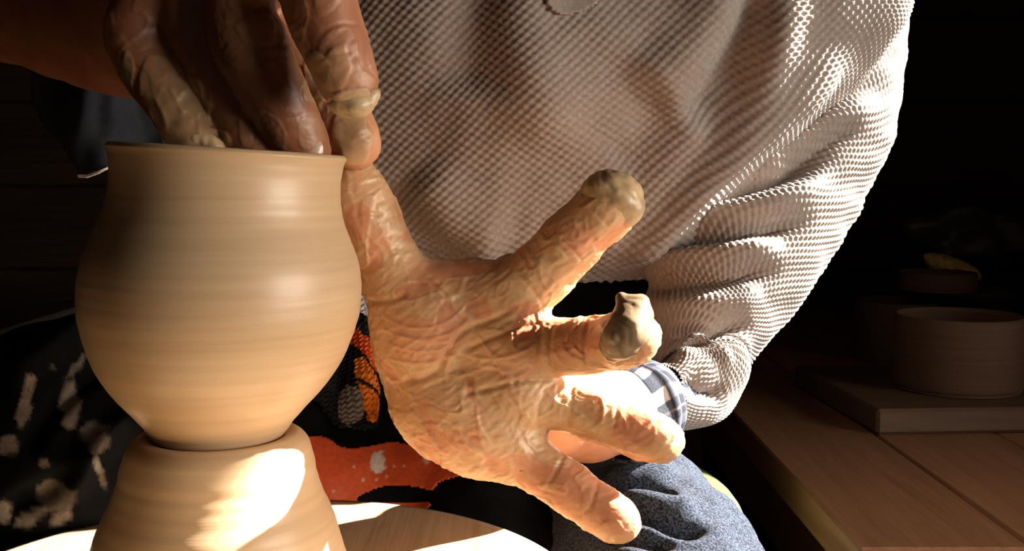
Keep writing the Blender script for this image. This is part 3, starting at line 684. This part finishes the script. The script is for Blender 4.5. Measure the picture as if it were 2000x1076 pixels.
# collar placket at the neck
pl = catmull([(1058, -30), (1066, 12), (1090, 30), (1130, 28), (1165, 10), (1190, -25)], 6)
bvs = BVHTree.FromPolygons([tuple(v) for v in Vs2[::1]], [tuple(f) for f in Fs.tolist()])
def on_surface(bvh, x, y, off, dflt=.75):
    o_ = Vector((0, 0, CAMZ)); dr = Vector(P(x, y, 1.0)) - o_; h = bvh.ray_cast(o_, dr.normalized())
    return np.array(h[0] + h[1] * off * (1 if h[1].dot(dr) < 0 else -1)) if h[0] is not None else P(x, y, dflt)
def surf_sheet(name, bvh, mask, x0, x1, y0, y1, step, off, mat, parent, colf=None, dispf=None, th_=.0015, loc=None):
    xs = np.arange(x0, x1 + .1, step); ys = np.arange(y0, y1 + .1, step); X, Y = np.meshgrid(xs, ys); Q2 = np.stack((X.ravel(), Y.ravel()), 1)
    V = np.array([on_surface(bvh, x, y, off) for x, y in Q2]); keep = mask(Q2); nx = len(xs); fq = grid_faces(nx, len(ys)); fq = fq[keep[fq].all(1)]
    if dispf is not None:
        Nn = vnormals(V, grid_faces(nx, len(ys))); vw = V - np.array((0, 0, CAMZ)); Nn *= -np.sign((Nn * vw).sum(1))[:, None]
        V = V + Nn * dispf(Q2)[:, None]
    used = np.unique(fq); re = np.full(len(V), -1); re[used] = np.arange(len(used)); fq = re[fq]; V = V[used]; Q2 = Q2[used]
    # orient to the viewer
    a, b_, c_ = V[fq[0, 0]], V[fq[0, 1]], V[fq[0, 2]]
    if np.dot(np.cross(b_ - a, c_ - a), a - np.array((0, 0, CAMZ))) > 0: fq = fq[:, ::-1].copy()
    o = mesh_obj(name, V, fq, mat, parent, V.mean(0) if loc is None else loc, attrs={'col': colf(Q2)} if colf else None)
    md = o.modifiers.new('Solidify', 'SOLIDIFY'); md.thickness = th_; md.offset = -1; return o
surf_sheet('placket', bvs, lambda q: in_poly(q, pl), 1050, 1196, -30, 34, 4, .003, M_KNIT, sweater, th_=.003)

# plaid shirt cuffs
PC = [(1345, 768, .668, 50), (1310, 778, .655, 58), (1280, 785, .648, 82), (1236, 803, .636, 96), (1205, 812, .628, 92)]
Vv, s_, th, cc = tube(PC, 90, 160); V0 = Vv.reshape(-1, 3); Fv = outward(V0, grid_faces(160, 90, True)); N0 = vnormals(V0, Fv)
V0 = V0 + N0 * (.003 * perlin(V0 / .02 + 4) + .002 * np.exp(-((np.repeat(s_, 160) - s_[-1] * .72) / .003) ** 2))[:, None]
sv = np.repeat(s_, 160); tv = np.tile(th, 90) * .038
def plaid(a, b_, sc=.024):
    pa = (a / sc) % 1; pb = (b_ / sc) % 1; c = np.full((len(a), 3), (.008, .011, .022)); wa = pa < .42; wb_ = pb < .42
    c[wa | wb_] = (.045, .052, .075); c[wa & wb_] = (.42, .41, .41); th1 = (np.abs(pa - .7) < .03) | (np.abs(pb - .7) < .03); c[th1] = (.14, .12, .12); return c
cuff = mesh_obj('shirt_cuff', V0, Fv, M_PLAID, person, P(1260, 790, .65), attrs={'col': plaid(sv, tv)})
cuff.modifiers.new('Solidify', 'SOLIDIFY').thickness = .002
# navy shirt cuff hanging open round the other forearm
import bmesh
nav_poly = [(20, -40), (58, 60), (60, 200), (85, 250), (118, 285), (152, 345), (185, 340), (212, 330), (245, 290), (320, 290), (330, 200), (300, 100), (200, -40)]
def bulge(q): return .012 * np.cos((q[:, 0] - 60) / 40.0) + .010 * perlin(np.stack((q[:, 0] / 60, q[:, 1] / 110, 0 * q[:, 0] + 3), 1))
def free_sheet(name, poly, step, depth, mat, parent, th_=.002, colf=None):
    poly = np.asarray(poly, float); x0, y0 = poly.min(0); x1, y1 = poly.max(0)
    xs = np.arange(x0, x1 + step, step); ys = np.arange(y0, y1 + step, step); X, Y = np.meshgrid(xs, ys); Q2 = np.stack((X.ravel(), Y.ravel()), 1)
    D = depth(Q2); V = np.array([P(a, b_, e) for (a, b_), e in zip(Q2, D)]); fq = grid_faces(len(xs), len(ys)); k = in_poly(Q2, poly); fq = fq[k[fq].all(1)]
    used = np.unique(fq); re = np.full(len(V), -1); re[used] = np.arange(len(used)); fq = re[fq][:, ::-1].copy(); V = V[used]
    o = mesh_obj(name, V, fq, mat, parent, V.mean(0), attrs={'col': colf(Q2[used])} if colf else None)
    md = o.modifiers.new('Solidify', 'SOLIDIFY'); md.thickness = th_; md.offset = -1; return o
scf = free_sheet('shirt_cuff', nav_poly, 5, lambda q: .60 + bulge(q) + .0001 * (q[:, 1]), M_NAVY, person, .003)
free_sheet('hem', [(150, 341), (168, 340), (190, 334), (222, 320), (222, 327), (190, 340), (168, 347), (152, 348)], 1, lambda q: .595 + bulge(q) + .0001 * (q[:, 1]), M_WHITEHEM, scf, .002)

# ------------------------------------------------------------------ lap: trousers and apron
JG = [(chain([(1140, 935, .80, 140), (1176, 1018, .74, 148), (1268, 1135, .66, 188), (1290, 1260, .60, 190)], 3), .03),
      (chain([(1100, 900, .84, 140), (1200, 965, .76, 85), (1250, 1045, .70, 96)], 3), .03)]
Vj, Qj = sdf_mesh(JG, .0016, .03, cull=.06); Qj = outward(Vj, Qj); Nj = vnormals(Vj, Qj); px, d = to_px(Vj)
JF = [([(1150, 948), (1210, 955), (1290, 958), (1330, 975)], -.009, 9, 1.3), ([(1170, 985), (1260, 1010), (1350, 1035), (1400, 1030)], -.008, 9, 1.3), ([(1140, 1040), (1230, 1050), (1330, 1064)], -.006, 10, 1.2),
      ([(1180, 925), (1260, 925), (1330, 920)], .005, 16, 1.0), ([(1200, 975), (1290, 985), (1370, 1000)], .005, 18, 1)]
Vj = Vj + Nj * (folds(px, JF) + .004 * perlin(Vj / .04 + 2) + .0012 * perlin(Vj / .012))[:, None]
mesh_obj('trousers', Vj, Qj, M_JEAN, person, P(1200, 1000, .72))
AG = [(chain([(640, 830, .84, 230), (380, 850, .74, 205), (140, 900, .68, 210), (-20, 930, .64, 200)], 3), .04),
      (chain([(1050, 640, .88, 210), (950, 780, .86, 230), (850, 860, .84, 230)], 3), .06),
      (chain([(640, 860, .86, 220), (860, 930, .82, 190), (1040, 1010, .76, 120)], 3), .05),
      (chain([(1080, 700, .86, 200), (1100, 860, .85, 150)], 3), .05)]
AG.append((chain([(60, 1000, .66, 200), (300, 1000, .70, 190), (600, 1020, .74, 170), (900, 1080, .72, 150), (1000, 1160, .66, 140)], 3), .05))
Va, Qa = sdf_mesh(AG, .0022, .05, cull=.09); Qa = outward(Va, Qa); Na = vnormals(Va, Qa); px, d = to_px(Va)
AF = [([(0, 760), (100, 700), (190, 640)], .008, 22, 1), ([(40, 900), (120, 780), (230, 700)], -.009, 18, 1), ([(120, 980), (200, 860), (280, 800)], .010, 24, 1), ([(0, 1000), (90, 960), (180, 900)], -.007, 20, 1)]
Va = Va + Na * (folds(px, AF) + .006 * perlin(Va / .06 + 1) + .0025 * perlin(Va / .02 + 6))[:, None]
px, d = to_px(Va); st = np.zeros(len(Va)); qn = Va / .012
ST = [(52, 775, 12, 45, .3, 1), (45, 810, 14, 30, .2, .9), (138, 790, 24, 50, 0, .9), (185, 850, 35, 30, .2, .6), (15, 870, 20, 25, 0, .8), (85, 905, 10, 12, 0, .7), (195, 920, 9, 40, -.3, .6),
      (60, 1010, 45, 18, -.5, .9), (10, 1000, 18, 30, 0, .8), (150, 715, 6, 40, .7, .5), (110, 970, 40, 35, .3, .45), (100, 715, 8, 5, 0, .6), (735, 905, 4, 4, 0, .5), (820, 1010, 20, 8, 0, .3), (120, 1010, 30, 12, -.5, .6)]
for cx, cy, rx, ry, an, a in ST:
    c, s = math.cos(an), math.sin(an); x = px[:, 0] - cx; y = px[:, 1] - cy
    e = ((x * c + y * s) / rx) ** 2 + ((y * c - x * s) / ry) ** 2 + .8 * fbm(qn * 1.3 + cx, 3); st = np.maximum(st, a * smooth(1.0, .5, e))
st = np.maximum(st, .5 * smooth(.62, .72, fbm(Va / .006, 2)))
apron = mesh_obj('apron', Va, Qa, M_APRON, person, P(600, 860, .80), attrs={'stain': st}); apron['label'] = 'black cloth apron over the lap, stained with dried clay'
bva = BVHTree.FromPolygons([tuple(v) for v in Va], [tuple(f) for f in Qa.tolist()])
# orange printed cloth on the lap
OP = catmull([(560, 850), (612, 853), (640, 858), (665, 874), (700, 876), (760, 866), (800, 872), (860, 905), (902, 928), (885, 938), (862, 945), (845, 962), (815, 956), (770, 952), (735, 958), (700, 974), (715, 984), (760, 982), (800, 984), (845, 985), (825, 1005), (760, 1020), (560, 1030)], 5)
def ocol(q):
    c = np.full((len(q), 3), (.60, .085, .022)); n = fbm(np.stack((q[:, 0] / 14, q[:, 1] / 14, 0 * q[:, 0]), 1), 3)
    e = ((q[:, 0] - 738) / 17) ** 2 + ((q[:, 1] - 907) / 24) ** 2 + .9 * n; m = smooth(1.0, .6, e)[:, None]; c = c * (1 - m) + m * np.array((.62, .52, .45))
    sp = np.zeros(len(q))
    for x, y, r in [(708, 940, 4), (770, 915, 3), (790, 914, 3), (735, 941, 3), (775, 960, 3), (650, 960, 3), (835, 905, 6), (830, 900, 4), (690, 915, 3), (755, 935, 2.5)]:
        sp = np.maximum(sp, smooth(1.3, .6, np.hypot(q[:, 0] - x, q[:, 1] - y) / r))
    return c * (1 - .7 * sp[:, None]) + .7 * sp[:, None] * np.array((.65, .5, .4))
ot = surf_sheet('printed_panel', bva, lambda q: in_poly(q, OP), 556, 910, 846, 1034, 3, .0025, M_ORANGE, apron, ocol, th_=.0015)
ot['label'] = 'orange printed panel with a white paint splat'
# knitted band with orange and white stitches
KB = [(640, 600), (735, 560), (748, 640), (745, 740), (738, 848), (700, 856), (655, 835), (610, 780), (610, 640)]
def kcol(q):
    x, y = q[:, 0], q[:, 1]; c = np.full((len(q), 3), (.008, .008, .010)); n = 8 * perlin(np.stack((x / 12, y / 12, 0 * x), 1))
    c[np.abs((y - 618) - .9 * (x - 716) + n) < 26] = (.62, .60, .62)
    o1 = (np.abs(y - (690 + .9 * (x - 700)) + n) < 22) & (x > 675) & (x < 742); c[o1] = (.75, .10, .015)
    o2 = (np.abs(x - (712 + .10 * (y - 740)) + n * .5) < 19) & (y > 722) & (y < 842); c[o2] = (.85, .22, .02)
    gap = (np.abs(y - (716 + 1.0 * (x - 705)) + n * .5) < 5) | (np.abs(y - (770 + .8 * (x - 705)) + n * .4) < 5); c[gap & (o1 | o2)] = (.008, .008, .01)
    g = (np.hypot((x - 678) / 22, (y - 805) / 36) < 1) & ~o2; c[g] = (.22, .20, .17); return c
def kdisp(q):
    r = q[:, 1] / 9.0; v = np.abs(((q[:, 0] / 12.0) % 1) - .5); return .0022 * (np.abs(np.sin(math.pi * (r + 1.1 * v)))) + .010 * np.exp(-((q[:, 0] - 715) / 40) ** 2)
kb = surf_sheet('knitted_band', bva, lambda q: in_poly(q, KB), 610, 750, 560, 856, 2, .002, M_YARN, apron, kcol, kdisp, .003)
kb['label'] = 'black knitted band with orange and white stitches'

# green stool behind the leg
stl = empty('stool', (.0, .82, .012), 'green vinyl topped stool peeking out behind the navy trouser leg', 'stool')
gx, gy, GZ, R_ = .0, .82, .765, .184
lathe('seat', catmull([(.0001, GZ - .09), (R_ * .9, GZ - .09), (R_ * .99, GZ - .08), (R_, GZ - .05), (R_ * .93, GZ - .018), (R_ * .75, GZ - .003), (R_ * .4, GZ), (.0001, GZ)], 4), M_GREEN, stl, (gx, gy, 0), 96)
for k in range(4):
    a = math.pi / 4 + k * math.pi / 2; lx, ly = gx + .10 * math.cos(a), gy + .10 * math.sin(a)
    lathe('leg', [(.0001, .0125), (.014, .0125), (.014, GZ - .0905), (.0001, GZ - .0905)], M_METAL, stl, (lx, ly, 0), 16)

# nails and lumps of clay
def lump(chains, label, seed, amp=.0009, mat=None, name='clay_lump'):
    V, Q = sdf_mesh([(c, .003) for c in chains], .0008, .004); Q = outward(V, Q); N = vnormals(V, Q)
    V = V + N * (amp * perlin(V / .010 + seed) + 1.2 * amp * np.abs(perlin(V / .007 + seed)) + .15 * amp * perlin(V / .0025))[:, None]
    o = mesh_obj(name, V, Q, mat or M_LUMP, body, V.mean(0)); o['label'] = label; return o
M_LUMP = plain('grey_slip', (.46, .315, .175), .38, .3, 120)
lump([chain([(1172, 380, .4865, 36), (1196, 380, .485, 42), (1214, 392, .485, 38)]), chain([(1222, 402, .484, 26), (1232, 415, .483, 16), (1226, 428, .483, 5)])], 'wet clay capping the pointing fingertip', 2.2)
lump([chain([(1204, 684, .4605, 24), (1214, 658, .453, 33), (1232, 630, .455, 33)]), chain([(1240, 625, .458, 26), (1226, 604, .458, 17), (1214, 580, .458, 4)]), chain([(1240, 612, .458, 22), (1254, 588, .458, 8)])], 'torn lump of clay stuck on the middle fingertip', 5.1, mat=plain('shaded_dark_slip', (.22, .145, .08), .35, .35, 120))  # darker grey-brown slip, with this lump's shade put into its colour
lump([chain([(652, 198, .4265, 7), (670, 204, .4255, 15), (696, 206, .425, 18), (718, 194, .426, 13), (732, 181, .428, 3)])], 'ragged clay collar on the index fingertip', 7.7, .0012)
lump([chain([(368, 264, .4575, 8), (398, 274, .4570, 13), (426, 290, .4575, 8)])], 'smear of clay on the little finger just above the rim', 1.9, .0010)
lump([chain([(905, 521, .508, 5), (925, 517, .508, 9), (950, 523, .508, 5)])], 'curled flake of clay on the edge of the palm', 3.3, .0008)
lump([chain([(965, 520, .506, 5), (985, 512, .506, 7), (1000, 507, .505, 5)])], 'small flake of clay beside the raised finger', 9.3, .0008)
nail(608, 292, .4568, 46, 50, -.35)
print('verts', len(Vl), len(Vr), len(Vt), len(Vs3), len(Vv2), len(Vj), len(Va))
